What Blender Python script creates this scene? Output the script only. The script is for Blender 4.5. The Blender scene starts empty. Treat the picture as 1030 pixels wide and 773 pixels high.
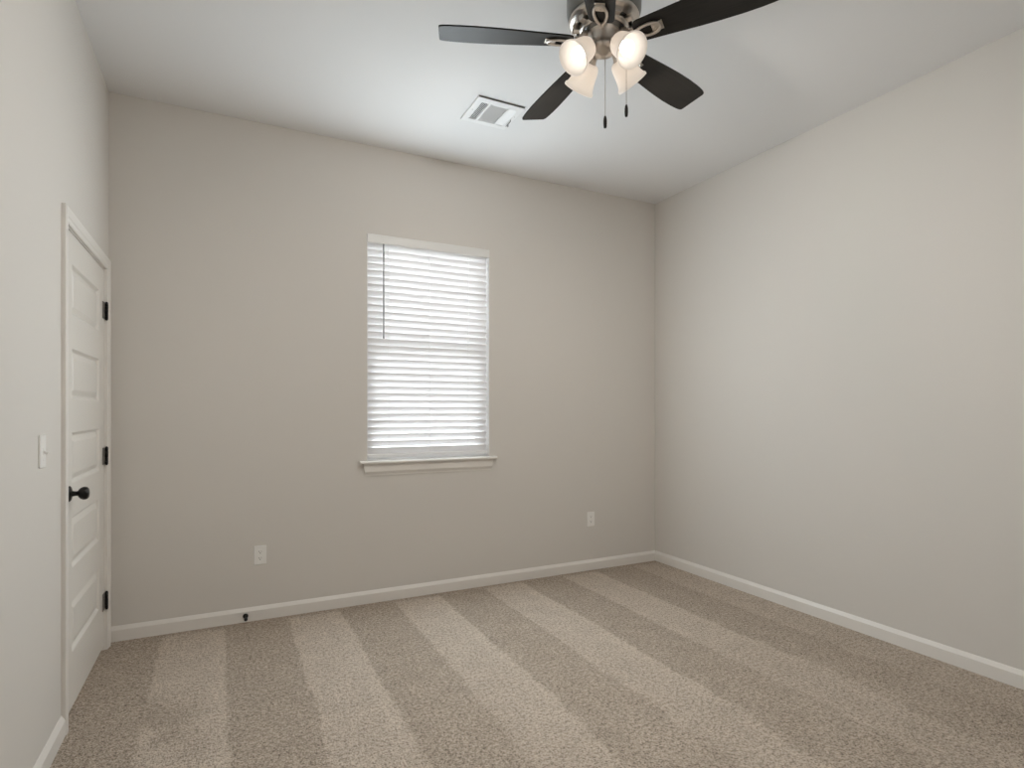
import bpy, bmesh, math, random
from mathutils import Vector, Matrix

scene = bpy.context.scene
C = scene.collection
R = math.radians

# ------------------------------------------------------------------ tunables
EXPOSURE = 0.0
SKY = 12.0
GROUND = 18.0
BULB_W = 40.0
BULB_COL = (1.0, 0.95, 0.88)
SHADE_GLOW = 0.33
BULB_GLOW = 1.8
AMBIENT_W = 6.0
DAY_W = 28.0

W, D, H = 3.866, 4.05, 3.05          # room width (x), depth (towards -y), height
WT = 0.22                            # wall thickness

# ------------------------------------------------------------------ camera
cam_d = bpy.data.cameras.new('camera')
cam = bpy.data.objects.new('camera', cam_d)
C.objects.link(cam)
cam.location = (0.5789, -3.8319, 1.285)
cam.rotation_euler = (R(90), 0, -0.46395)
cam_d.sensor_width = 36
cam_d.lens = 575.45 / 1030 * 36
cam_d.shift_y = 26.2 / 1030
cam_d.clip_start = 0.02
scene.camera = cam

# ------------------------------------------------------------------ render look
scene.view_settings.view_transform = 'Standard'
scene.view_settings.look = 'None'
scene.view_settings.exposure = EXPOSURE
scene.view_settings.gamma = 1
scene.view_settings.use_curve_mapping = False
scene.cycles.use_denoising = True
scene.cycles.max_bounces = 14
scene.cycles.diffuse_bounces = 8
scene.cycles.transmission_bounces = 8
scene.cycles.sample_clamp_indirect = 6

# ------------------------------------------------------------------ world: bright hazy sky
world = bpy.data.worlds.new('sky')
scene.world = world
world.use_nodes = True
nt = world.node_tree
bg = nt.nodes['Background']
wtc = nt.nodes.new('ShaderNodeTexCoord')
wsep = nt.nodes.new('ShaderNodeSeparateXYZ')
nt.links.new(wtc.outputs['Generated'], wsep.inputs[0])
wmap = nt.nodes.new('ShaderNodeMapRange')
wmap.inputs['From Min'].default_value = -0.06
wmap.inputs['From Max'].default_value = 0.02
nt.links.new(wsep.outputs['Z'], wmap.inputs['Value'])
wmix = nt.nodes.new('ShaderNodeMixRGB')
wmix.inputs['Color1'].default_value = (*[c * GROUND for c in (0.99, 0.99, 1.0)], 1)   # sunlit pale yard below the horizon
wmix.inputs['Color2'].default_value = (*[c * SKY for c in (0.90, 0.95, 1.0)], 1)       # hazy sky above it
nt.links.new(wmap.outputs['Result'], wmix.inputs['Fac'])
nt.links.new(wmix.outputs['Color'], bg.inputs['Color'])
bg.inputs['Strength'].default_value = 1.0


def light(name, kind, loc, power, color=(1, 1, 1), rot=(0, 0, 0), **kw):
    l = bpy.data.lights.new(name, kind)
    if kind != 'AREA' or not kw.get('portal'):
        l.energy = power
    l.color = color
    if 'radius' in kw:
        l.shadow_soft_size = kw['radius']
    if kind == 'AREA':
        l.shape = 'RECTANGLE'
        l.size, l.size_y = kw['size']
        if kw.get('portal'):
            l.cycles.is_portal = True
    o = bpy.data.objects.new(name, l)
    o.location = loc
    o.rotation_euler = rot
    C.objects.link(o)
    return o


# daylight through the window: a sky portal filling the opening (aims into the room)
WX0, WX1, WZ0, WZ1 = 1.420, 2.310, 0.930, 2.462
light('window_portal', 'AREA', ((WX0 + WX1) / 2, 0.36, (WZ0 + WZ1) / 2), 1, rot=(R(-90), 0, 0),
      size=(WX1 - WX0 + .3, WZ1 - WZ0 + .3), portal=True)
# added area light in front of the blind, standing in for diffused daylight
light('daylight_fill', 'AREA', ((WX0 + WX1) / 2, -0.012, (WZ0 + WZ1) / 2 + .02), DAY_W, (0.82, 0.935, 1.0), rot=(R(-90), 0, 0),
      size=(WX1 - WX0 - .06, WZ1 - WZ0 - .16))
# added fill light, set in a made-up opening behind the camera
light('rear_fill_light', 'AREA', (1.95, -D - 0.62, 1.60), AMBIENT_W, (1.0, 0.97, 0.93), rot=(R(90), 0, 0), size=(2.3, 1.9))


# ------------------------------------------------------------------ helpers
def link_obj(name, me, m=None, parent=None, smooth=False):
    o = bpy.data.objects.new(name, me)
    C.objects.link(o)
    if m is not None:
        me.materials.append(m)
    if parent is not None:
        o.parent = parent
    return o


class MB:
    """collects shapes into one bmesh"""

    def __init__(self):
        self.bm = bmesh.new()

    def box(self, x0, x1, y0, y1, z0, z1, bevel=0.0, seg=2, mat=None):
        r = bmesh.ops.create_cube(self.bm, size=1.0)
        vs = r['verts']
        for v in vs:
            v.co = Vector(((x0 + x1) / 2 + v.co.x * (x1 - x0), (y0 + y1) / 2 + v.co.y * (y1 - y0), (z0 + z1) / 2 + v.co.z * (z1 - z0)))
        if mat is not None:
            for v in vs:
                v.co = mat @ v.co
        if bevel > 0:
            es = list({e for v in vs for e in v.link_edges})
            bmesh.ops.bevel(self.bm, geom=es, offset=bevel, segments=seg, affect='EDGES', profile=0.5)
        return self

    def lathe(self, prof, mat=None, n=32, cap0=False, cap1=False):
        rings = []
        for (r, z) in prof:
            ring = []
            for i in range(n):
                a = 2 * math.pi * i / n
                co = Vector((r * math.cos(a), r * math.sin(a), z))
                ring.append(self.bm.verts.new(mat @ co if mat is not None else co))
            rings.append(ring)
        for a, b in zip(rings, rings[1:]):
            for i in range(n):
                f = self.bm.faces.new((a[i], a[(i + 1) % n], b[(i + 1) % n], b[i]))
                f.smooth = True
        if cap0:
            self.bm.faces.new(rings[0][::-1])
        if cap1:
            self.bm.faces.new(rings[-1])
        return self

    def tube(self, pts, r, n=10, closed=False, caps=True):
        pts = [Vector(p) for p in pts]
        rr = r if isinstance(r, (list, tuple)) else [r] * len(pts)
        rings = []
        N = len(pts)
        prev = None
        for i, p in enumerate(pts):
            if closed:
                t = (pts[(i + 1) % N] - pts[i - 1]).normalized()
            else:
                t = (pts[min(i + 1, N - 1)] - pts[max(i - 1, 0)]).normalized()
            if prev is None:
                ref = Vector((0, 0, 1)) if abs(t.z) < 0.9 else Vector((1, 0, 0))
                u = t.cross(ref).normalized()
            else:
                u = (prev - t * prev.dot(t)).normalized()
            prev = u
            w = t.cross(u)
            rings.append([self.bm.verts.new(p + (u * math.cos(2 * math.pi * k / n) + w * math.sin(2 * math.pi * k / n)) * rr[i]) for k in range(n)])
        pairs = list(zip(rings, rings[1:]))
        if closed:
            pairs.append((rings[-1], rings[0]))
        for a, b in pairs:
            for i in range(n):
                f = self.bm.faces.new((a[i], a[(i + 1) % n], b[(i + 1) % n], b[i]))
                f.smooth = True
        if caps and not closed:
            self.bm.faces.new(rings[0][::-1])
            self.bm.faces.new(rings[-1])
        return self

    def prism(self, outline, axis_fn, t0, t1):
        """extrude a closed 2-D outline; axis_fn(u, v, t) -> point"""
        a = [self.bm.verts.new(axis_fn(u, v, t0)) for u, v in outline]
        b = [self.bm.verts.new(axis_fn(u, v, t1)) for u, v in outline]
        n = len(outline)
        for i in range(n):
            self.bm.faces.new((a[i], a[(i + 1) % n], b[(i + 1) % n], b[i]))
        self.bm.faces.new(a[::-1])
        self.bm.faces.new(b)
        return self

    def quad(self, a, b, c, d):
        self.bm.faces.new([self.bm.verts.new(Vector(p)) for p in (a, b, c, d)])
        return self

    def build(self, name, m=None, parent=None, fix=True, merge=0.0):
        if merge:
            bmesh.ops.remove_doubles(self.bm, verts=self.bm.verts, dist=merge)
        if fix:
            bmesh.ops.recalc_face_normals(self.bm, faces=self.bm.faces)
        me = bpy.data.meshes.new(name)
        self.bm.to_mesh(me)
        self.bm.free()
        return link_obj(name, me, m, parent)


def thing(name, label, cat, loc=(0, 0, 0), group=None):
    o = bpy.data.objects.new(name, None)
    C.objects.link(o)
    o.location = loc
    o.empty_display_size = 0.05
    o['label'] = label
    o['category'] = cat
    if group:
        o['group'] = group
    return o


def struct(o, label=None, cat=None):
    o['kind'] = 'structure'
    if label:
        o['label'] = label
    if cat:
        o['category'] = cat
    return o


def struct_empty(name, label, cat):
    o = bpy.data.objects.new(name, None)
    C.objects.link(o)
    return struct(o, label, cat)


# ------------------------------------------------------------------ materials
def new_mat(name):
    m = bpy.data.materials.new(name)
    m.use_nodes = True
    n = m.node_tree
    return m, n, n.nodes['Principled BSDF']


def simple(name, col, rough=0.5, metal=0.0, spec=0.5, bump=0.0, bscale=300.0, var=0.0):
    m, n, b = new_mat(name)
    b.inputs['Base Color'].default_value = (*col, 1)
    b.inputs['Roughness'].default_value = rough
    b.inputs['Metallic'].default_value = metal
    b.inputs['Specular IOR Level'].default_value = spec
    if bump or var:
        tc = n.nodes.new('ShaderNodeTexCoord')
        no = n.nodes.new('ShaderNodeTexNoise')
        no.inputs['Scale'].default_value = bscale
        no.inputs['Detail'].default_value = 3
        n.links.new(tc.outputs['Object'], no.inputs['Vector'])
        if bump:
            bp = n.nodes.new('ShaderNodeBump')
            bp.inputs['Strength'].default_value = bump
            bp.inputs['Distance'].default_value = 0.002
            n.links.new(no.outputs['Fac'], bp.inputs['Height'])
            n.links.new(bp.outputs['Normal'], b.inputs['Normal'])
        if var:
            mx = n.nodes.new('ShaderNodeMixRGB')
            mx.inputs['Color1'].default_value = (*[c * (1 - var) for c in col], 1)
            mx.inputs['Color2'].default_value = (*[min(1, c * (1 + var)) for c in col], 1)
            n.links.new(no.outputs['Fac'], mx.inputs['Fac'])
            n.links.new(mx.outputs['Color'], b.inputs['Base Color'])
    return m


M_wall = simple('wall_paint', (0.64, 0.615, 0.58), 0.75, spec=0.25, bump=0.12, bscale=160)
M_ceil = simple('ceiling_paint', (0.76, 0.758, 0.758), 0.85, spec=0.2, bump=0.12, bscale=140)
M_trim = simple('white_trim_paint', (0.74, 0.715, 0.68), 0.38, spec=0.4)
M_door = simple('door_paint', (0.70, 0.675, 0.635), 0.38, spec=0.4)
M_plate = simple('white_plastic', (0.82, 0.81, 0.79), 0.3)
M_black = simple('black_metal', (0.012, 0.011, 0.010), 0.32, 0.6)
M_rubber = simple('black_rubber', (0.012, 0.012, 0.012), 0.6)
M_slot = simple('slot_shadow_plastic', (0.05, 0.048, 0.045), 0.6)
M_vinyl = simple('white_vinyl', (0.82, 0.82, 0.82), 0.35)
M_valance = simple('valance_vinyl', (0.74, 0.735, 0.72), 0.4)
M_wand = simple('clear_grey_wand', (0.20, 0.21, 0.22), 0.25)
M_cord = simple('white_cord', (0.8, 0.8, 0.8), 0.7)
M_pewter = simple('dark_pewter', (0.20, 0.195, 0.185), 0.36, 0.85)
M_nickel = simple('brushed_nickel', (0.58, 0.535, 0.49), 0.33, 1.0, bump=0.05, bscale=500)
M_pull = simple('dark_wood_pull', (0.022, 0.018, 0.015), 0.4)
M_vent = simple('vent_enamel', (0.80, 0.80, 0.80), 0.4)
M_ventdark = simple('vent_duct_dark', (0.015, 0.015, 0.016), 0.8)
M_ventgrey = simple('vent_grey_blade', (0.50, 0.50, 0.50), 0.5)
M_edgeshade = simple('edge_shade_grey', (0.16, 0.16, 0.16), 0.8)  # shade colour for the gap at the vent plate's edge
M_hingeleaf = simple('hinge_leaf_metal', (0.17, 0.155, 0.14), 0.45, 0.2)  # black leaf, its sheen put into the grey base colour
M_ground = simple('pale_dry_ground', (0.62, 0.62, 0.58), 0.9, var=0.2, bscale=6)
M_fence = simple('pale_fence_board', (0.75, 0.74, 0.72), 0.8, var=0.1, bscale=5)
M_post = simple('fence_post_wood', (0.05, 0.045, 0.04), 0.8)


def blade_material():
    m, n, b = new_mat('dark_walnut_blade')
    tc = n.nodes.new('ShaderNodeTexCoord')
    mp = n.nodes.new('ShaderNodeMapping')
    mp.inputs['Scale'].default_value = (3, 60, 30)
    no = n.nodes.new('ShaderNodeTexNoise')
    no.inputs['Scale'].default_value = 3
    no.inputs['Detail'].default_value = 5
    cr = n.nodes.new('ShaderNodeValToRGB')
    cr.color_ramp.elements[0].position = 0.3
    cr.color_ramp.elements[0].color = (0.010, 0.009, 0.0075, 1)
    cr.color_ramp.elements[1].position = 0.75
    cr.color_ramp.elements[1].color = (0.020, 0.017, 0.0145, 1)
    n.links.new(tc.outputs['Object'], mp.inputs['Vector'])
    n.links.new(mp.outputs['Vector'], no.inputs['Vector'])
    n.links.new(no.outputs['Fac'], cr.inputs['Fac'])
    n.links.new(cr.outputs['Color'], b.inputs['Base Color'])
    b.inputs['Roughness'].default_value = 0.48
    b.inputs['Specular IOR Level'].default_value = 0.28
    return m


M_blade = blade_material()


def slat_material():
    m = bpy.data.materials.new('translucent_slat_vinyl')
    m.use_nodes = True
    n = m.node_tree
    b = n.nodes['Principled BSDF']
    b.inputs['Base Color'].default_value = (0.88, 0.88, 0.885, 1)
    b.inputs['Roughness'].default_value = 0.4
    tr = n.nodes.new('ShaderNodeBsdfTranslucent')
    tr.inputs['Color'].default_value = (0.94, 0.935, 0.94, 1)
    mx = n.nodes.new('ShaderNodeMixShader')
    mx.inputs["Fac"].default_value = 0.14
    n.links.new(b.outputs['BSDF'], mx.inputs[1])
    n.links.new(tr.outputs['BSDF'], mx.inputs[2])
    n.links.new(mx.outputs['Shader'], n.nodes['Material Output'].inputs['Surface'])
    return m


M_slat = slat_material()


def pane_material():
    m = bpy.data.materials.new('window_glass')
    m.use_nodes = True
    n = m.node_tree
    n.nodes.remove(n.nodes['Principled BSDF'])
    t = n.nodes.new('ShaderNodeBsdfTransparent')
    t.inputs['Color'].default_value = (0.96, 0.965, 0.97, 1)
    g = n.nodes.new('ShaderNodeBsdfGlossy')
    g.inputs['Roughness'].default_value = 0.02
    f = n.nodes.new('ShaderNodeFresnel')
    f.inputs['IOR'].default_value = 1.45
    mx = n.nodes.new('ShaderNodeMixShader')
    n.links.new(f.outputs['Fac'], mx.inputs['Fac'])
    n.links.new(t.outputs['BSDF'], mx.inputs[1])
    n.links.new(g.outputs['BSDF'], mx.inputs[2])
    n.links.new(mx.outputs['Shader'], n.nodes['Material Output'].inputs['Surface'])
    return m


M_glass = pane_material()


def shade_material():
    """frosted white lamp glass, lit from within"""
    m = bpy.data.materials.new('frosted_lamp_glass')
    m.use_nodes = True
    n = m.node_tree
    b = n.nodes['Principled BSDF']
    b.inputs['Base Color'].default_value = (0.70, 0.69, 0.67, 1)
    b.inputs['Roughness'].default_value = 0.35
    b.inputs['Emission Color'].default_value = (1.0, 0.91, 0.83, 1)
    b.inputs['Emission Strength'].default_value = SHADE_GLOW
    tr = n.nodes.new('ShaderNodeBsdfTranslucent')
    tr.inputs['Color'].default_value = (0.95, 0.86, 0.76, 1)
    mx = n.nodes.new('ShaderNodeMixShader')
    mx.inputs['Fac'].default_value = 0.35
    n.links.new(b.outputs['BSDF'], mx.inputs[1])
    n.links.new(tr.outputs['BSDF'], mx.inputs[2])
    n.links.new(mx.outputs['Shader'], n.nodes['Material Output'].inputs['Surface'])
    return m


M_shade = shade_material()


def bulb_material():
    m, n, b = new_mat('lit_bulb')
    b.inputs['Base Color'].default_value = (0.9, 0.9, 0.88, 1)
    b.inputs['Emission Color'].default_value = (1.0, 0.94, 0.86, 1)
    b.inputs['Emission Strength'].default_value = BULB_GLOW
    return m


M_bulb = bulb_material()


def carpet_material():
    m, n, b = new_mat('beige_cut_pile_carpet')
    N, L = n.nodes, n.links

    def math_(op, a, bb=None, c=None, clamp=False):
        nd = N.new('ShaderNodeMath')
        nd.operation = op
        nd.use_clamp = clamp
        for i, v in enumerate((a, bb, c)):
            if v is None:
                continue
            if isinstance(v, (int, float)):
                nd.inputs[i].default_value = v
            else:
                L.new(v, nd.inputs[i])
        return nd.outputs[0]

    def noise(scale, detail=2, vec=None, rough=0.5):
        no = N.new('ShaderNodeTexNoise')
        no.inputs['Scale'].default_value = scale
        no.inputs['Detail'].default_value = detail
        no.inputs['Roughness'].default_value = rough
        L.new(vec, no.inputs['Vector'])
        return no.outputs['Fac']

    def sstep(x, a, c):
        mr = N.new('ShaderNodeMapRange')
        mr.interpolation_type = 'SMOOTHSTEP'
        mr.inputs['From Min'].default_value = a
        mr.inputs['From Max'].default_value = c
        L.new(x, mr.inputs['Value'])
        return mr.outputs['Result']

    tc = N.new('ShaderNodeTexCoord')
    P = tc.outputs['Object']
    sep = N.new('ShaderNodeSeparateXYZ')
    L.new(P, sep.inputs[0])
    x, y = sep.outputs[0], sep.outputs[1]
    # vacuum tracks: alternating lay of the pile, bands run towards the back wall
    w1 = noise(1.3, 1, P)
    w2 = noise(22, 2, P)
    w3 = noise(5, 2, P)
    away = sstep(y, -0.75, -2.6)                       # 0 near the back wall, 1 by the camera
    amp = math_('MULTIPLY_ADD', away, 0.10, 0.035)
    dx = math_('MULTIPLY', math_('SUBTRACT', w1, 0.5), amp)
    dx2 = math_('MULTIPLY', math_('SUBTRACT', w2, 0.5), 0.035)
    dx3 = math_('MULTIPLY', math_('SUBTRACT', w3, 0.5), math_('MULTIPLY_ADD', away, 0.12, 0.015))
    xs = math_('ADD', math_('ADD', x, dx), math_('ADD', dx2, dx3))
    fr = math_('FRACT', math_('DIVIDE', math_('SUBTRACT', xs, 0.255), 0.660))
    up = sstep(fr, 0.0, 0.035)
    dn = sstep(fr, 0.47, 0.51)
    band = math_('MULTIPLY', up, math_('SUBTRACT', 1.0, dn))
    # brighter rim along each right-hand edge of a light track
    rim = math_('MULTIPLY', sstep(fr, 0.34, 0.43), math_('SUBTRACT', 1.0, dn))
    band = math_('ADD', math_('MULTIPLY', band, 0.85), math_('MULTIPLY', rim, 0.25))
    fade = math_('MULTIPLY_ADD', away, -0.58, 1.0)
    edge = sstep(x, 3.75, 3.0)                         # softer by the right wall
    fade = math_('MULTIPLY', fade, math_('MULTIPLY_ADD', edge, 0.30, 0.70))
    # scuffed turn-around of the first track in front of the door
    near_door = math_('MULTIPLY', sstep(y, -0.72, -0.95), sstep(x, 0.62, 0.30))
    scuff = sstep(noise(3.6, 3, P), 0.42, 0.60)
    keep = math_('SUBTRACT', 1.0, math_('MULTIPLY', near_door, math_('SUBTRACT', 1.0, scuff)))
    band = math_('MULTIPLY', math_('MULTIPLY', band, fade), keep)
    smear = math_('MULTIPLY', math_('MULTIPLY', scuff, away), 0.22)
    endrow = sstep(y, -0.03, -0.09)
    band = math_('MULTIPLY', math_('ADD', band, smear, clamp=True), endrow)
    # tufts
    t1 = noise(150, 2, P, 0.6)
    t2 = noise(60, 3, P, 0.65)
    t3 = noise(9, 3, P)
    g = math_('ADD', math_('MULTIPLY', t1, 0.55), math_('MULTIPLY', t2, 0.45))
    g = sstep(g, 0.33, 0.67)
    crd = N.new('ShaderNodeValToRGB')
    crl = N.new('ShaderNodeValToRGB')
    for cr, stops in ((crd, ((0.0, (0.151, 0.121, 0.094)), (0.45, (0.409, 0.342, 0.279)), (1.0, (0.606, 0.525, 0.442)))),
                      (crl, ((0.0, (0.222, 0.182, 0.144)), (0.40, (0.525, 0.450, 0.376)), (1.0, (0.717, 0.629, 0.536))))):
        e = cr.color_ramp.elements
        e[0].position, e[0].color = stops[0][0], (*stops[0][1], 1)
        e[1].position, e[1].color = stops[2][0], (*stops[2][1], 1)
        k = e.new(stops[1][0])
        k.color = (*stops[1][1], 1)
        L.new(g, cr.inputs['Fac'])
    mx = N.new('ShaderNodeMixRGB')
    L.new(band, mx.inputs['Fac'])
    L.new(crd.outputs['Color'], mx.inputs['Color1'])
    L.new(crl.outputs['Color'], mx.inputs['Color2'])
    mm = N.new('ShaderNodeMixRGB')
    mm.blend_type = 'MULTIPLY'
    mm.inputs['Fac'].default_value = 0.35
    cl = N.new('ShaderNodeCombineXYZ')
    v = math_('MULTIPLY_ADD', t3, 0.9, 0.55)
    for i in range(3):
        L.new(v, cl.inputs[i])
    L.new(mx.outputs['Color'], mm.inputs['Color1'])
    L.new(cl.outputs[0], mm.inputs['Color2'])
    L.new(mm.outputs['Color'], b.inputs['Base Color'])
    b.inputs['Roughness'].default_value = 0.95
    b.inputs['Specular IOR Level'].default_value = 0.05
    bp = N.new('ShaderNodeBump')
    bp.inputs['Strength'].default_value = 0.8
    bp.inputs['Distance'].default_value = 0.006
    L.new(g, bp.inputs['Height'])
    L.new(bp.outputs['Normal'], b.inputs['Normal'])
    return m


M_carpet = carpet_material()

# ================================================================== ROOM SHELL
mb = MB()
mb.box(-0.12, W + .12, -D - .8, .0, -0.10, 0.0)
struct(mb.build('floor', M_carpet), 'beige cut-pile carpet with light and dark vacuum tracks')
mb = MB()
mb.box(-WT, W + WT, -D - .8, WT, H, H + .12)
struct(mb.build('ceiling', M_ceil), 'flat off-white painted ceiling')

# back wall with the window opening
mb = MB()
mb.box(-WT, WX0, 0, WT, -.1, H)
mb.box(WX1, W + WT, 0, WT, -.1, H)
mb.box(WX0, WX1, 0, WT, -.1, WZ0)
mb.box(WX0, WX1, 0, WT, WZ1, H)
struct(mb.build('wall_back', M_wall), 'greige painted back wall with the window')
# left wall with the recess for the door
DY0, DY1, DZ1 = -0.955, -0.124, 2.030          # door slab
JY0, JY1, JZ1 = DY0 - .004, DY1 + .004, DZ1 + .004
mb = MB()
mb.box(-WT, 0, -D - .8, JY0 - .018, -.1, H)
mb.box(-WT, 0, JY1 + .018, 0, -.1, H)
mb.box(-WT, 0, JY0 - .018, JY1 + .018, JZ1 + .018, H)
mb.box(-WT - .05, -WT + .03, JY0 - .018, JY1 + .018, -.1, JZ1 + .018)
struct(mb.build('wall_left', M_wall), 'greige painted left wall with the white door')
mb = MB()
mb.box(W, W + WT, -D - .8, 0, -.1, H)
struct(mb.build('wall_right', M_wall), 'blank greige painted right wall')
# wall behind the camera with a wide opening added for the fill light
mb = MB()
mb.box(0, 0.75, -D - .12, -D, 0, H)
mb.box(3.15, W, -D - .12, -D, 0, H)
mb.box(0.75, 3.15, -D - .12, -D, 2.60, H)
mb.box(-.12, W + .12, -D - .9, -D - .8, -.1, H)
struct(mb.build('wall_rear', M_wall), 'greige wall behind the camera with an opening added for fill light')


# ------------------------------------------------------------------ baseboards
BB_H, BB_T = 0.083, 0.014
bb_prof = [(0, 0), (BB_T, 0), (BB_T, BB_H - .021), (BB_T - .002, BB_H - .0175), (BB_T - .0095, BB_H - .004), (BB_T - .012, BB_H), (0, BB_H)]
mb = MB()
mb.prism(bb_prof, lambda u, v, t: Vector((t, -u, v)), 0.0, W)
struct(mb.build('baseboard_back', M_trim), 'white baseboard under the window wall')
mb = MB()
mb.prism(bb_prof, lambda u, v, t: Vector((W - u, t, v)), -D, -BB_T)
struct(mb.build('baseboard_right', M_trim), 'white baseboard along the right wall')
mb = MB()
mb.prism(bb_prof, lambda u, v, t: Vector((u, t, v)), -D, JY0 - .070)
struct(mb.build('baseboard_left', M_trim), 'white baseboard along the left wall in front of the door')

# ================================================================== DOOR
door = struct_empty('door_1', 'white five-panel door with black knob and hinges in the left wall', 'door')
# jamb
mb = MB()
mb.box(-WT + .03, 0.0, JY0 - .018, JY0, 0, JZ1 + .018)
mb.box(-WT + .03, 0.0, JY1, JY1 + .018, 0, JZ1 + .018)
mb.box(-WT + .03, 0.0, JY0, JY1, JZ1, JZ1 + .018)
mb.box(-.060, -.045, JY0, JY0 + .012, 0, JZ1)         # door stop strips
mb.box(-.060, -.045, JY1 - .012, JY1, 0, JZ1)
mb.box(-.060, -.045, JY0, JY1, JZ1 - .012, JZ1)
mb.build('door_jamb', M_trim, door)
# casing, mitred: profile swept round three sides
cas_w, rev = 0.062, 0.006
cprof = [(0.0, 0.0), (0.0, 0.010), (0.006, 0.0125), (0.018, 0.0135), (0.024, 0.016), (0.050, 0.018), (0.057, 0.018), (cas_w, 0.014), (cas_w, 0.0)]
mb = MB()
yl, yr, zt = JY0 - rev, JY1 + rev, JZ1 + rev


def cas_ring(fn):
    return [mb.bm.verts.new(fn(w, t)) for w, t in cprof]


r0 = cas_ring(lambda w, t: Vector((t, yl - w, 0)))
r1 = cas_ring(lambda w, t: Vector((t, yl - w, zt + w)))
r2 = cas_ring(lambda w, t: Vector((t, yr + w, zt + w)))
r3 = cas_ring(lambda w, t: Vector((t, yr + w, 0)))
for a, b in ((r0, r1), (r1, r2), (r2, r3)):
    for i in range(len(cprof)):
        j = (i + 1) % len(cprof)
        mb.bm.faces.new((a[i], a[j], b[j], b[i]))
mb.bm.faces.new(r0)
mb.bm.faces.new(r3)
mb.build('door_casing', M_trim, door)

# slab with five recessed, raised-field panels
X_F, X_B, DZ0 = -0.002, -0.039, 0.030
py0, py1 = -0.838, -0.258
ph, pg, ptop = 0.218, 0.139, 1.905
panels = []
z = ptop
for k in range(5):
    panels.append((z - ph, z))
    z -= ph + pg
mb = MB()


def fq(y0, y1, z0, z1, x=X_F):
    mb.quad((x, y0, z0), (x, y1, z0), (x, y1, z1), (x, y0, z1))


fq(DY0, py0, DZ0, DZ1)
fq(py1, DY1, DZ0, DZ1)
zs = [DZ1] + [v for p_ in panels for v in (p_[1], p_[0])] + [DZ0]
for k in range(0, len(zs), 2):
    fq(py0, py1, zs[k + 1], zs[k])
steps = [(0.0, 0.0), (0.004, -0.002), (0.012, -0.0115), (0.015, -0.0125), (0.018, -0.0125), (0.040, -0.0035), (0.043, -0.003)]
for (a, b) in panels:
    rings = []
    for ins, dep in steps:
        rings.append([Vector((X_F + dep, py0 + ins, a + ins)), Vector((X_F + dep, py1 - ins, a + ins)),
                      Vector((X_F + dep, py1 - ins, b - ins)), Vector((X_F + dep, py0 + ins, b - ins))])
    for r_a, r_b in zip(rings, rings[1:]):
        for i in range(4):
            j = (i + 1) % 4
            mb.quad(r_a[i], r_a[j], r_b[j], r_b[i])
    mb.quad(*rings[-1])
mb.quad((X_B, DY0, DZ0), (X_B, DY0, DZ1), (X_B, DY1, DZ1), (X_B, DY1, DZ0))
mb.quad((X_F, DY0, DZ0), (X_F, DY0, DZ1), (X_B, DY0, DZ1), (X_B, DY0, DZ0))
mb.quad((X_F, DY1, DZ0), (X_B, DY1, DZ0), (X_B, DY1, DZ1), (X_F, DY1, DZ1))
mb.quad((X_F, DY0, DZ0), (X_B, DY0, DZ0), (X_B, DY1, DZ0), (X_F, DY1, DZ0))
mb.quad((X_F, DY0, DZ1), (X_F, DY1, DZ1), (X_B, DY1, DZ1), (X_B, DY0, DZ1))
slab = mb.build('door_slab', M_door, door, merge=0.0002)

# knob: rose, neck, ball (axis along +x)
AX = Matrix(((0, 0, 1, 0), (1, 0, 0, 0), (0, 1, 0, 0), (0, 0, 0, 1)))   # z -> x
KM = Matrix.Translation((X_F, -0.890, 0.937)) @ AX
mb = MB()
mb.lathe([(0.0, .0105), (.012, .0105), (.020, .0095), (.029, .006), (.0325, .0025), (.033, 0.0)], KM, 36)
mb.lathe([(.012, .009), (.0105, .016), (.0095, .024), (.0105, .030), (.0175, .034), (.0235, .040), (.0268, .048), (.0272, .055),
          (.0250, .062), (.019, .0668), (.010, .0688), (0.0002, .069)], KM, 36)
mb.build('door_knob', M_black, door)
# hinges
for zc in (1.815, 1.040, 0.266):
    mb = MB()
    y_h = DY1 + .004
    for k in range(5):
        mb.lathe([(0.0002, zc - .045 + k * .018 + .0005), (.0075, zc - .045 + k * .018 + .0005), (.0075, zc - .045 + (k + 1) * .018 - .0005),
                  (0.0002, zc - .045 + (k + 1) * .018 - .0005)], Matrix.Translation((.0085, y_h, 0)), 14)
    mb.lathe([(0.0002, zc - .0505), (.004, zc - .0495), (.0055, zc - .0475), (.0055, zc + .0475), (.004, zc + .0495), (0.0002, zc + .0505)],
             Matrix.Translation((.0085, y_h, 0)), 12)
    hinge = mb.build('hinge', M_black, door)
    mb = MB()
    mb.box(-.0022, 0.0010, DY1 - .052, DY1 - .004, zc - .045, zc + .045, 0.0006)
    lf = mb.build('hinge_leaf', M_hingeleaf, hinge)

# ================================================================== WINDOW
win = struct_empty('window_1', 'single-hung white window behind the blind', 'window')
FY0, FY1 = 0.100, 0.166
mb = MB()
mb.box(WX0, WX0 + .0015, .0005, FY0, WZ0 + .018, WZ1 - .0015)
mb.box(WX1 - .0015, WX1, .0005, FY0, WZ0 + .018, WZ1 - .0015)
mb.box(WX0, WX1, .0005, FY0, WZ1 - .0015, WZ1)
mb.build('window_return', M_vinyl, win)
mb = MB()
fw = 0.034
mb.box(WX0, WX0 + fw, FY0, FY1, WZ0, WZ1, .003)
mb.box(WX1 - fw, WX1, FY0, FY1, WZ0, WZ1, .003)
mb.box(WX0 + fw, WX1 - fw, FY0, FY1, WZ1 - fw, WZ1, .003)
mb.box(WX0 + fw, WX1 - fw, FY0, FY1, WZ0, WZ0 + .040, .003)
mb.build('window_frame', M_vinyl, win)
MEET = 1.715
gx0, gx1 = WX0 + fw, WX1 - fw
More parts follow.
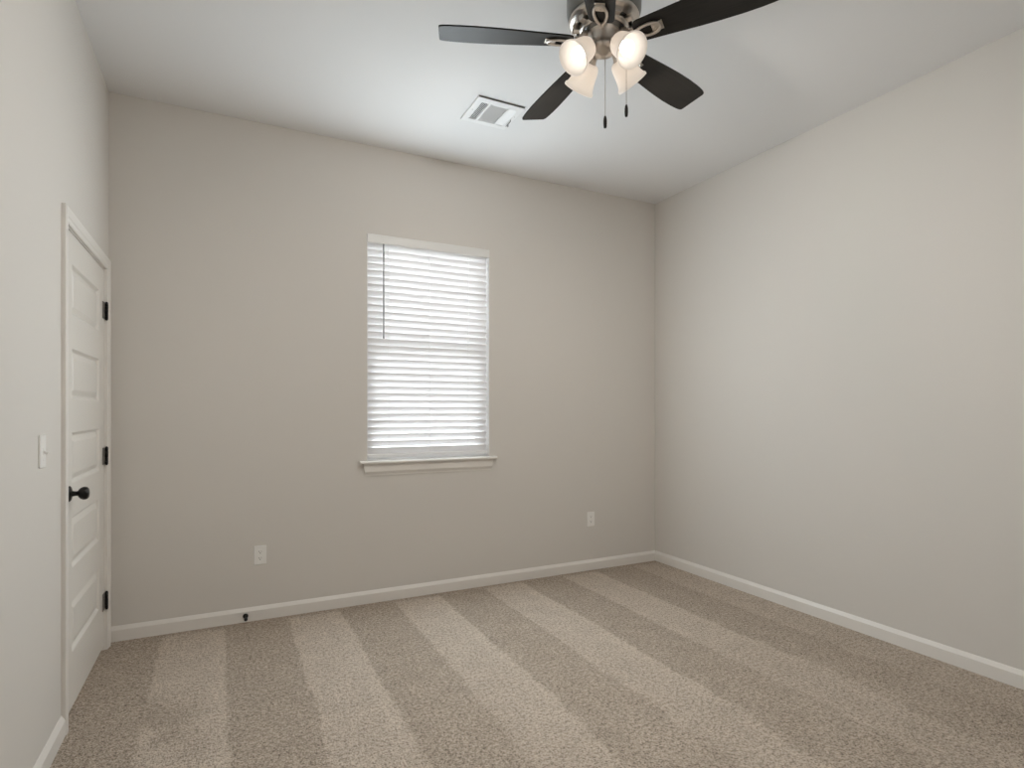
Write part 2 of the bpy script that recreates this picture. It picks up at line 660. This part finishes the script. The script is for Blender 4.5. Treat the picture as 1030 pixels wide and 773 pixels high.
for nm, z0, z1, yy in (('lower_sash', WZ0 + .040, MEET + .024, 0.104), ('upper_sash', MEET - .024, WZ1 - fw, 0.132)):
    s_ = 0.030
    mb = MB()
    mb.box(gx0, gx0 + s_, yy, yy + .026, z0, z1, .002)
    mb.box(gx1 - s_, gx1, yy, yy + .026, z0, z1, .002)
    mb.box(gx0 + s_, gx1 - s_, yy, yy + .026, z1 - .040, z1, .002)
    mb.box(gx0 + s_, gx1 - s_, yy, yy + .026, z0, z0 + .040, .002)
    sash = mb.build(nm, M_vinyl, win)
    mb = MB()
    mb.box(gx0 + s_ - .004, gx1 - s_ + .004, yy + .011, yy + .015, z0 + .036, z1 - .036)
    mb.build('window_pane', M_glass, sash)
# stool and apron
mb = MB()
SZ, ST = 0.947, 0.020
mb.box(WX0 + .0005, WX1 - .0005, -.002, FY0, SZ - ST, SZ)
stl = [(0.0, 0), (-.036, 0), (-.041, -.003), (-.0430, -.010), (-.041, -.017), (-.036, -ST), (0.0, -ST)]
mb.prism(stl, lambda u, v, t: Vector((t, u, SZ + v)), 1.368, 2.356)
mb.build('window_stool', M_trim, win)
mb = MB()
apr = [(0, 0), (-.020, 0), (-.0195, -.050), (-.017, -.056), (-.0075, -.070), (-.006, -.080), (0, -.080)]
zb = SZ - ST
ap_a = [mb.bm.verts.new(Vector((1.392 + (-v) * .18, u, zb + v))) for u, v in apr]
ap_b = [mb.bm.verts.new(Vector((2.334 - (-v) * .18, u, zb + v))) for u, v in apr]
for i in range(len(apr)):
    j = (i + 1) % len(apr)
    mb.bm.faces.new((ap_a[i], ap_a[j], ap_b[j], ap_b[i]))
mb.bm.faces.new(ap_a)
mb.bm.faces.new(ap_b)
mb.build('window_apron', M_trim, win)

# ================================================================== BLIND
blind = thing('window_blind', 'white faux wood horizontal blind with tilted slats inside the window', 'blind', ((WX0 + WX1) / 2, 0.04, WZ1))


def bl(name, mb_, m, parent=blind):
    o = mb_.build(name, m, None)
    o.parent = parent
    o.matrix_parent_inverse = parent.matrix_world.inverted() if False else Matrix.Translation(-Vector(blind.location))
    return o


SX0, SX1, SY = WX0 + .007, WX1 - .007, 0.040
mb = MB()
mb.box(WX0 + .003, WX1 - .003, .008, .062, WZ1 - .045, WZ1 - .002, .002)
head = bl('headrail', mb, M_vinyl)
mb = MB()
vp = [(.004, .000), (-.004, -.001), (-.008, -.006), (-.008, -.052), (-.004, -.060), (.002, -.061), (.004, -.058)]
mb.prism(vp, lambda u, v, t: Vector((t, u + .002, WZ1 - .001 + v)), WX0 + .001, WX1 - .001)
bl('valance', mb, M_valance)
PITCH, SLW, TILT = 0.0460, 0.0520, R(59)
z_top = WZ1 - .072
mb = MB()
n_sl = 0
zc = z_top
z_slats = []
while zc > 1.010:
    z_slats.append(zc)
    zc -= PITCH
for zc in z_slats:
    top, bot = [], []
    K = 6
    for k in range(K + 1):
        s = -0.5 + k / K                       # -0.5 outer (low) edge .. 0.5 inner (high) edge
        w = s * SLW
        crown = 0.0022 * (1 - (2 * s) ** 2)
        for th, lst in ((0.0012, top), (-0.0012, bot)):
            h = crown + th
            # local: w along slat width, h normal
            yy = SY - w * math.cos(TILT) - (-h) * math.sin(TILT) * -1 * -1
            zz = zc + w * math.sin(TILT) + h * math.cos(TILT)
            lst.append((yy, zz))
    outl = top + bot[::-1]
    mb.prism(outl, lambda u, v, t: Vector((t, u, v)), SX0, SX1)
slats = bl('slats', mb, M_slat)
mb = MB()
zr = .9655
mb.box(SX0, SX1, SY - .025, SY + .025, zr, zr + .022, .003)
bl('bottom_rail', mb, M_slat)
# ladder cords, front and back of the slats, with cross rungs
for cx in (WX0 + .155, (WX0 + WX1) / 2, WX1 - .155):
    mb = MB()
    hy = SLW / 2 * math.cos(TILT) + .003
    mb.tube([(cx, SY - hy, WZ1 - .05), (cx, SY - hy, zr + .02)], .0005, 6)
    mb.tube([(cx, SY + hy, WZ1 - .05), (cx, SY + hy, zr + .02)], .0005, 6)
    for zc in z_slats:
        dzz = SLW / 2 * math.sin(TILT)
        mb.tube([(cx - .004, SY - hy, zc + dzz - .003), (cx, SY, zc - .003), (cx + .004, SY + hy, zc - dzz - .004)], .0006, 5)
        mb.tube([(cx - .001, SY - hy - .001, zc + dzz - .001), (cx - .005, SY - hy - .0015, zc + dzz - .010)], .0011, 5)
    bl('ladder_cord', mb, M_cord)
# tilt wand
mb = MB()
wx, wy = 1.529, -.004
mb.tube([(wx, wy + .016, 2.425), (wx, wy + .004, 2.412), (wx, wy, 2.395)], .0022, 8)
mb.tube([(wx, wy, 2.400), (wx, wy - .002, 1.79), (wx, wy - .002, 1.770), (wx, wy - .002, 1.765)], [.0042, .0045, .0055, .003], 10)
bl('tilt_wand', mb, M_wand)

# ================================================================== OUTDOORS beyond the window
# pale rising bank beside the house with a run of dark posts along a board fence
mb = MB()
mb.quad((-6, .3, -.4), (16, .3, -.4), (16, 9.0, .5), (-6, 9.0, .5))
mb.quad((-6, 9.0, .5), (16, 9.0, .5), (16, 30, 2.1), (-6, 30, 2.1))
struct(mb.build('ground', M_ground, merge=.001), 'pale yard rising away from the window')
fence = struct_empty('fence', 'pale fence with dark posts running away from the house outside the window', 'fence')
FK = 24.4 / 14
for k in range(7):
    yk = -3.832 + (13.952 - 1.049 * k) * FK
    xk = 0.579 + (3.4033 - .0082 * k) * FK
    zg = .5 + (yk - 9) / 21 * 1.6
    mb = MB()
    mb.box(xk - .05, xk + .05, yk - .05, yk + .05, zg - .1, zg + .95, .008)
    mb.build('fence_post', M_post, fence)
    if k < 6:
        mb = MB()
        for rz in (.25, .55, .85):
            z2 = zg - 1.049 * FK / 21 * 1.6
            mb.prism([(0, 0), (.09, 0), (.09, .03), (0, .03)], lambda u, v, t: Vector((xk + .06 + v, yk - t * 1.049 * FK, zg + rz + u + (z2 - zg) * t)), 0, 1)
        mb.build('fence_rail', M_fence, fence)

# ================================================================== CEILING FAN
FX, FY = 1.9417, -1.9357
fan = thing('ceiling_fan', 'five-blade brushed nickel ceiling fan with dark blades and four lit glass shades', 'ceiling fan', (FX, FY, H))
FI = Matrix.Translation((-FX, -FY, -H))
FT = Matrix.Translation((FX, FY, 0))


def fp(name, mb_, m, parent=fan, smooth_angle=None):
    o = mb_.build(name, m, None)
    o.parent = parent
    o.matrix_parent_inverse = FI if parent is fan else Matrix.Identity(4)
    return o


# canister against the ceiling
mb = MB()
mb.lathe([(0.0002, H - .0005), (.128, H - .0005), (.138, H - .012), (.143, H - .030), (.148, H - .050), (.149, H - .120), (.148, H - .165), (.143, H - .185),
          (.136, H - .196), (.120, H - .200), (0.0002, H - .200)], FT, 56)
fp('motor_housing', mb, M_pewter)
ZB = 2.7656
# nickel ring under the canister with open vents between its spokes
mb = MB()
mb.lathe([(.138, H - .192), (.141, H - .199), (.139, H - .208), (.131, H - .213), (.124, H - .215), (.120, H - .222), (.112, H - .226)], FT, 56)
mb.lathe([(.094, H - .232), (.091, H - .226), (.093, H - .222), (.098, H - .224), (.100, H - .232), (.098, H - .240), (.090, H - .245), (.084, H - .243)], FT, 48)
for k in range(10):
    a = k * math.pi / 5 + .15
    c_, s_ = math.cos(a), math.sin(a)
    Rm = FT @ Matrix.Rotation(a, 4, 'Z')
    mb.box(.088, .124, -.013, .013, H - .236, H - .221, .003, 2, Rm)
fp('vent_ring', mb, M_nickel)
mb = MB()
mb.lathe([(0.0002, H - .199), (.122, H - .199), (.110, H - .212), (.085, H - .222), (.070, H - .250), (0.0002, H - .250)], FT, 48)
fp('flywheel', mb, M_pewter)
# switch housing with cap
mb = MB()
mb.lathe([(0.0002, H - .238), (.062, H - .238), (.066, H - .243), (.066, H - .250), (.060, H - .256), (.0555, H - .262), (.0535, H - .285), (.053, H - .300),
          (.056, H - .304), (.057, H - .310), (.054, H - .317), (.046, H - .325), (.030, H - .334), (.014, H - .339), (.008, H - .341), (.008, H - .346), (0.0002, H - .348)], FT, 44)
switch = fp('switch_housing', mb, M_nickel)
# blades with their irons
PH0, PIT = 2.77319, -0.22286
stations = [(.128, .030), (.131, .040), (.138, .0465), (.150, .0505), (.20, .0545), (.28, .0610), (.36, .0675), (.44, .0725), (.52, .0748), (.58, .0738),
            (.62, .0712), (.642, .0685), (.653, .065), (.6585, .060), (.660, .054)]


def blade_mesh():
    b = MB()
    up, lo = [], []
    outline = [(r_, -h_) for r_, h_ in stations] + [(r_, h_) for r_, h_ in reversed(stations)]
    n = len(stations)
    th = .0030
    Up = [[b.bm.verts.new((r_, s_ * h_, th)) for s_ in (-1, -.5, 0, .5, 1)] for r_, h_ in stations]
    Lo = [[b.bm.verts.new((r_, s_ * h_, -th)) for s_ in (-1, -.5, 0, .5, 1)] for r_, h_ in stations]
    for i in range(n - 1):
        for j in range(4):
            b.bm.faces.new((Up[i][j], Up[i + 1][j], Up[i + 1][j + 1], Up[i][j + 1]))
            b.bm.faces.new((Lo[i][j], Lo[i][j + 1], Lo[i + 1][j + 1], Lo[i + 1][j]))
        for j in (0, 4):
            b.bm.faces.new((Up[i][j], Lo[i][j], Lo[i + 1][j], Up[i + 1][j]))
    for i in (0, n - 1):
        for j in range(4):
            b.bm.faces.new((Up[i][j], Up[i][j + 1], Lo[i][j + 1], Lo[i][j]))
    return b


def iron_mesh():
    """open teardrop loop under the blade root, arm to the flywheel"""
    b = MB()
    zl = -.0085
    loop = []
    for k in range(40):
        t = 2 * math.pi * k / 40
        rr = .178 - .052 * math.cos(t)                      # .126 .. .230
        hw = .027 * (0.70 + .38 * (1 - math.cos(t)) / 2)
        loop.append((rr, hw * math.sin(t), zl))
    b.tube(loop, .0062, 10, closed=True)
    plate = []
    b.box(.196, .240, -.020, .020, -.0075, -.0035, .0015)
    arm = [(.130, 0, zl), (.112, 0, zl + .004), (.098, 0, zl + .018), (.086, 0, zl + .034), (.070, 0, zl + .040)]
    b.tube(arm, [.0085, .010, .011, .012, .012], 10)
    for (sx, sy) in ((.218, -.013), (.218, .013), (.206, 0)):
        b.lathe([(0.0002, -.0105), (.003, -.0100), (.0042, -.0085), (.0045, -.0070)], Matrix.Translation((sx, sy, 0)), 12)
    return b


bm0 = blade_mesh()
blade0 = bm0.build('blade', M_blade)
iron0 = iron_mesh().build('blade_arm', M_nickel)
for k in range(5):
    if k == 0:
        bo, io = blade0, iron0
    else:
        bo, io = blade0.copy(), iron0.copy()
        C.objects.link(bo)
        C.objects.link(io)
    a = PH0 - k * 2 * math.pi / 5
    bo.parent = fan
    bo.location = (0, 0, ZB - H)
    bo.rotation_mode = 'XYZ'
    bo.matrix_local = Matrix.Translation((0, 0, ZB - H)) @ Matrix.Rotation(a, 4, 'Z') @ Matrix.Rotation(PIT, 4, 'X')
    io.parent = bo

# lamp shades on curved arms
shade_prof_o = [(.0185, .000), (.027, .0015), (.0345, .005), (.0400, .011), (.0435, .020), (.0460, .034), (.0482, .050), (.0508, .066), (.0540, .081), (.0575, .092), (.0600, .0975), (.0640, .1005), (.0655, .1035)]
shade_prof = shade_prof_o + [(.0655, .1105), (.0630, .1105)] + [(r_ - .0034, z_ + .0010) for r_, z_ in reversed(shade_prof_o[:-2])]
RIM_R, RIM_Z, TL = .160, 2.650, R(43)           # rim centre; axis tilt below horizontal
ax_out, ax_dn = math.cos(TL), -math.sin(TL)
nk_r, nk_z = RIM_R - .1105 * ax_out, RIM_Z - .1105 * ax_dn
for k in range(4):
    a = R(51.3 + 45 + 90 * k)
    Rz = FT @ Matrix.Rotation(a, 4, 'Z')
    # local frame: z' along shade axis
    AXm = Rz @ Matrix.Translation((nk_r, 0, nk_z)) @ Matrix.Rotation(math.pi / 2 + TL, 4, 'Y')
    mb = MB()
    mb.lathe(shade_prof, AXm, 44)
    sh = mb.build('lamp_shade', M_shade)
    sh.parent = fan
    sh.matrix_parent_inverse = FI
    # bulb
    mb = MB()
    mb.lathe([(0.0002, .012), (.012, .012), (.0135, .026), (.0155, .036), (.0215, .050), (.0265, .062), (.0285, .073), (.0265, .084), (.020, .0935), (.011, .0985), (0.0002, .1000)], AXm, 28)
    bu = mb.build('bulb', M_bulb)
    bu.parent = sh
    # socket cup and arm
    mb = MB()
    mb.lathe([(0.0002, -.026), (.014, -.026), (.0175, -.022), (.0195, -.010), (.0225, -.004), (.0255, .003), (.0265, .008), (.0245, .008)], AXm, 28)
    p0 = Rz @ Vector((.046, 0, H - .285))
    p1 = AXm @ Vector((0, 0, -.044))
    p2 = AXm @ Vector((0, 0, -.020))
    mb.tube([p0, (p0 + p1) / 2 + Vector((0, 0, .002)), p1, p2], [.011, .011, .0115, .012], 12)
    la = mb.build('lamp_arm', M_nickel)
    la.parent = fan
    la.matrix_parent_inverse = FI
    lt = light('bulb_light', 'SPOT', (0, 0, 0), BULB_W, BULB_COL, radius=.022)
    lt.matrix_world = AXm @ Matrix.Translation((0, 0, .114)) @ Matrix.Rotation(math.pi, 4, 'X')
    lt.data.spot_size = R(164)
    lt.data.spot_blend = 1.0

# pull chains
for (cx, cy, z0, z1) in ((.004, -.003, H - .345, 2.421), (.080, -.042, H - .318, 2.466)):
    mb = MB()
    if z0 < H - .33:
        mb.tube([(FX + cx, FY + cy, z0), (FX + cx, FY + cy, z1 + .048)], .0012, 6)
        zz = z0
    else:
        mb.tube([(FX + .048, FY - .022, z0), (FX + .066, FY - .034, z0 - .004), (FX + cx, FY + cy, z0 - .016), (FX + cx, FY + cy, z1 + .048)], .0012, 6)
        zz = z0 - .016
    while zz > z1 + .05:
        mb.lathe([(0.0002, -.0019), (.0014, -.0013), (.0019, 0), (.0014, .0013), (0.0002, .0019)], Matrix.Translation((FX + cx, FY + cy, zz)), 6)
        zz -= .006
    ch = fp('pull_chain', mb, M_nickel)
    mb = MB()
    mb.lathe([(0.0002, .050), (.0025, .0495), (.0040, .047), (.0058, .041), (.0070, .032), (.0072, .020), (.0066, .008), (.0052, .001), (0.0002, 0.0)],
             Matrix.Translation((FX + cx, FY + cy, z1)), 16)
    pu = mb.build('chain_pull', M_pull)
    pu.parent = ch

# ================================================================== CEILING VENT
VX0, VX1, VY0, VY1 = 1.846, 2.139, -0.884, -0.606
vent = thing('ceiling_vent', 'white rectangular air register with three louvre banks on the ceiling', 'vent', ((VX0 + VX1) / 2, (VY0 + VY1) / 2, H))
VI = Matrix.Translation(-Vector(vent.location))
zf = H - .010


def vp_(name, mb_, m, parent=vent):
    o = mb_.build(name, m)
    o.parent = parent
    o.matrix_parent_inverse = VI if parent is vent else Matrix.Identity(4)
    return o


bays = [(1.884, 1.928), (1.942, 2.051), (2.063, 2.108)]
by0, by1 = -0.838, -0.643
mb = MB()
mb.box(VX0, bays[0][0], VY0, VY1, zf, H - .0005, .002)
mb.box(bays[0][1], bays[1][0], by0, by1, zf, H - .0005)
mb.box(bays[1][1], bays[2][0], by0, by1, zf, H - .0005)
mb.box(bays[2][1], VX1, VY0, VY1, zf, H - .0005, .002)
mb.box(bays[0][0] - .002, bays[2][1] + .002, VY0, by0, zf, H - .0005, .002)
mb.box(bays[0][0] - .002, bays[2][1] + .002, by1, VY1, zf, H - .0005, .002)
vp_('face_plate', mb, M_vent)
mb = MB()
for x0, x1 in bays[:1]:
    mb.box(x0, x1, by0, by1, H - .0015, H - .0005)
vp_('duct_backing', mb, M_ventdark)


def fins(x0, x1, n, tilt, m, name, along='y', th=.0010, wd=.011):
    mb_ = MB()
    for k in range(n):
        if along == 'y':
            xc = x0 + (k + .5) * (x1 - x0) / n
            Rm = Matrix.Translation((xc, 0, H - .007)) @ Matrix.Rotation(tilt, 4, 'Y')
            mb_.box(-wd / 2, wd / 2, by0, by1, -th / 2, th / 2, 0, 1, Rm)
        else:
            yc = by0 + (k + .5) * (by1 - by0) / n
            Rm = Matrix.Translation((0, yc, H - .007)) @ Matrix.Rotation(tilt, 4, 'X')
            mb_.box(x0, x1, -wd / 2, wd / 2, -th / 2, th / 2, 0, 1, Rm)
    vp_(name, mb_, m)


fins(*bays[0], 5, R(6), M_vent, 'louvre_bank', wd=.0028)
fins(*bays[1], 22, R(16), M_vent, 'louvre_bank', along='x', wd=.0074)
fins(*bays[2], 5, R(14), M_vent, 'louvre_bank', wd=.0090)
mb = MB()
mb.box(bays[1][0], bays[1][1], by0, by1, H - .0015, H - .0005)
mb.box(bays[2][0], bays[2][1], by0, by1, H - .0015, H - .0005)
vp_('damper', mb, M_vent)
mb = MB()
mb.box(VX0 + .002, VX1 - .002, VY0 - .0025, VY0 + .004, zf + .0025, H - .0005)  # dark strip drawn in as the shadow line along the plate's near edge
vp_('edge_shade_strip', mb, M_edgeshade)
mb = MB()
mb.tube([(2.118, -.735, zf), (2.118, -.735, zf - .010), (2.118, -.690, zf - .012), (2.118, -.672, zf - .014)], .0018, 8)
mb.tube([(2.118, -.700, zf - .011), (2.128, -.682, zf - .014), (2.130, -.668, zf - .010)], .0022, 8)
vp_('damper_lever', mb, M_slot)
for (sx, sy) in ((1.866, -.745), (2.124, -.775)):
    mb = MB()
    mb.lathe([(0.0002, -.0022), (.0025, -.0018), (.0036, 0)], Matrix.Translation((sx, sy, zf)), 12)
    vp_('screw', mb, M_ventgrey)


# ================================================================== OUTLETS, SWITCH, DOOR STOP
def outlet(xc, zc, label):
    t = thing('wall_outlet', label, 'outlet', (xc, 0, zc), 'wall outlets')
    mb = MB()
    w, h = .035, .0575
    mb.box(-w, w, -.0055, 0, -h, h, .0022, 3)
    mb.build('cover_plate', M_plate, t)
    for s in (1, -1):
        mb = MB()
        zc_ = s * .0195
        out = []
        for k in range(28):
            a = 2 * math.pi * k / 28
            out.append((.0172 * math.cos(a), max(-.0135, min(.0135, .0172 * math.sin(a)))))
        mb.prism(out, lambda u, v, tt: Vector((u, tt, v + zc_)), -.0072, -.0050)
        rc = mb.build('receptacle', M_plate, t)
        mb = MB()
        mb.box(-.0076, -.0052, -.0076, -.0070, zc_ - .0005, zc_ + .0075)
        mb.box(.0052, .0072, -.0076, -.0070, zc_ + .0005, zc_ + .0072)
        mb.lathe([(0.0002, .0076), (.0028, .0076), (.0028, .0068)], Matrix.Translation((0, 0, zc_ - .0065)) @ Matrix.Rotation(math.pi / 2, 4, 'X'), 12)
        mb.build('slot', M_slot, rc)
    mb = MB()
    mb.lathe([(0.0002, .0068), (.0026, .0066), (.0032, .0054)], Matrix.Rotation(math.pi / 2, 4, 'X'), 12)
    mb.build('screw', M_plate, t)
    return t


outlet(0.768, 0.395, 'white duplex outlet low on the back wall, nearer the door')
outlet(3.203, 0.409, 'white duplex outlet low on the back wall, nearer the right corner')

sw = thing('light_switch', 'white toggle light switch on the left wall beside the door', 'light switch', (0, -1.297, 1.140))
mb = MB()
mb.box(0, .0058, -.035, .035, -.0575, .0575, .0022, 3)
mb.build('cover_plate', M_plate, sw)
mb = MB()
mb.box(.0040, .0072, -.0055, .0055, -.0125, .0125, .001)
mb.box(.004, .0215, -.0040, .0040, -.0045, .0045, .0012, 2, Matrix.Rotation(R(22), 4, 'Y'))
mb.build('toggle', M_plate, sw)
for s in (1, -1):
    mb = MB()
    mb.lathe([(0.0002, .0070), (.0026, .0068), (.0032, .0056)], Matrix.Translation((0, 0, s * .030)) @ AX, 12)
    mb.build('screw', M_plate, sw)

ds = thing('door_stop', 'small black door stop screwed to the back baseboard', 'door stop', (0.686, -BB_T, 0.038))
YM = Matrix.Rotation(math.pi / 2, 4, 'X')              # z -> -y
mb = MB()
mb.lathe([(0.0002, 0.0), (.0150, 0.0), (.0155, .003), (.0130, .007), (.0065, .010), (.0055, .012), (.0050, .056), (0.0002, .056)], YM, 24)
mb.build('stop_rod', M_black, ds)
mb = MB()
mb.lathe([(0.0002, .054), (.0090, .054), (.0100, .057), (.0100, .068), (.0085, .073), (0.0002, .074)], YM, 20)
mb.build('rubber_tip', M_rubber, ds)
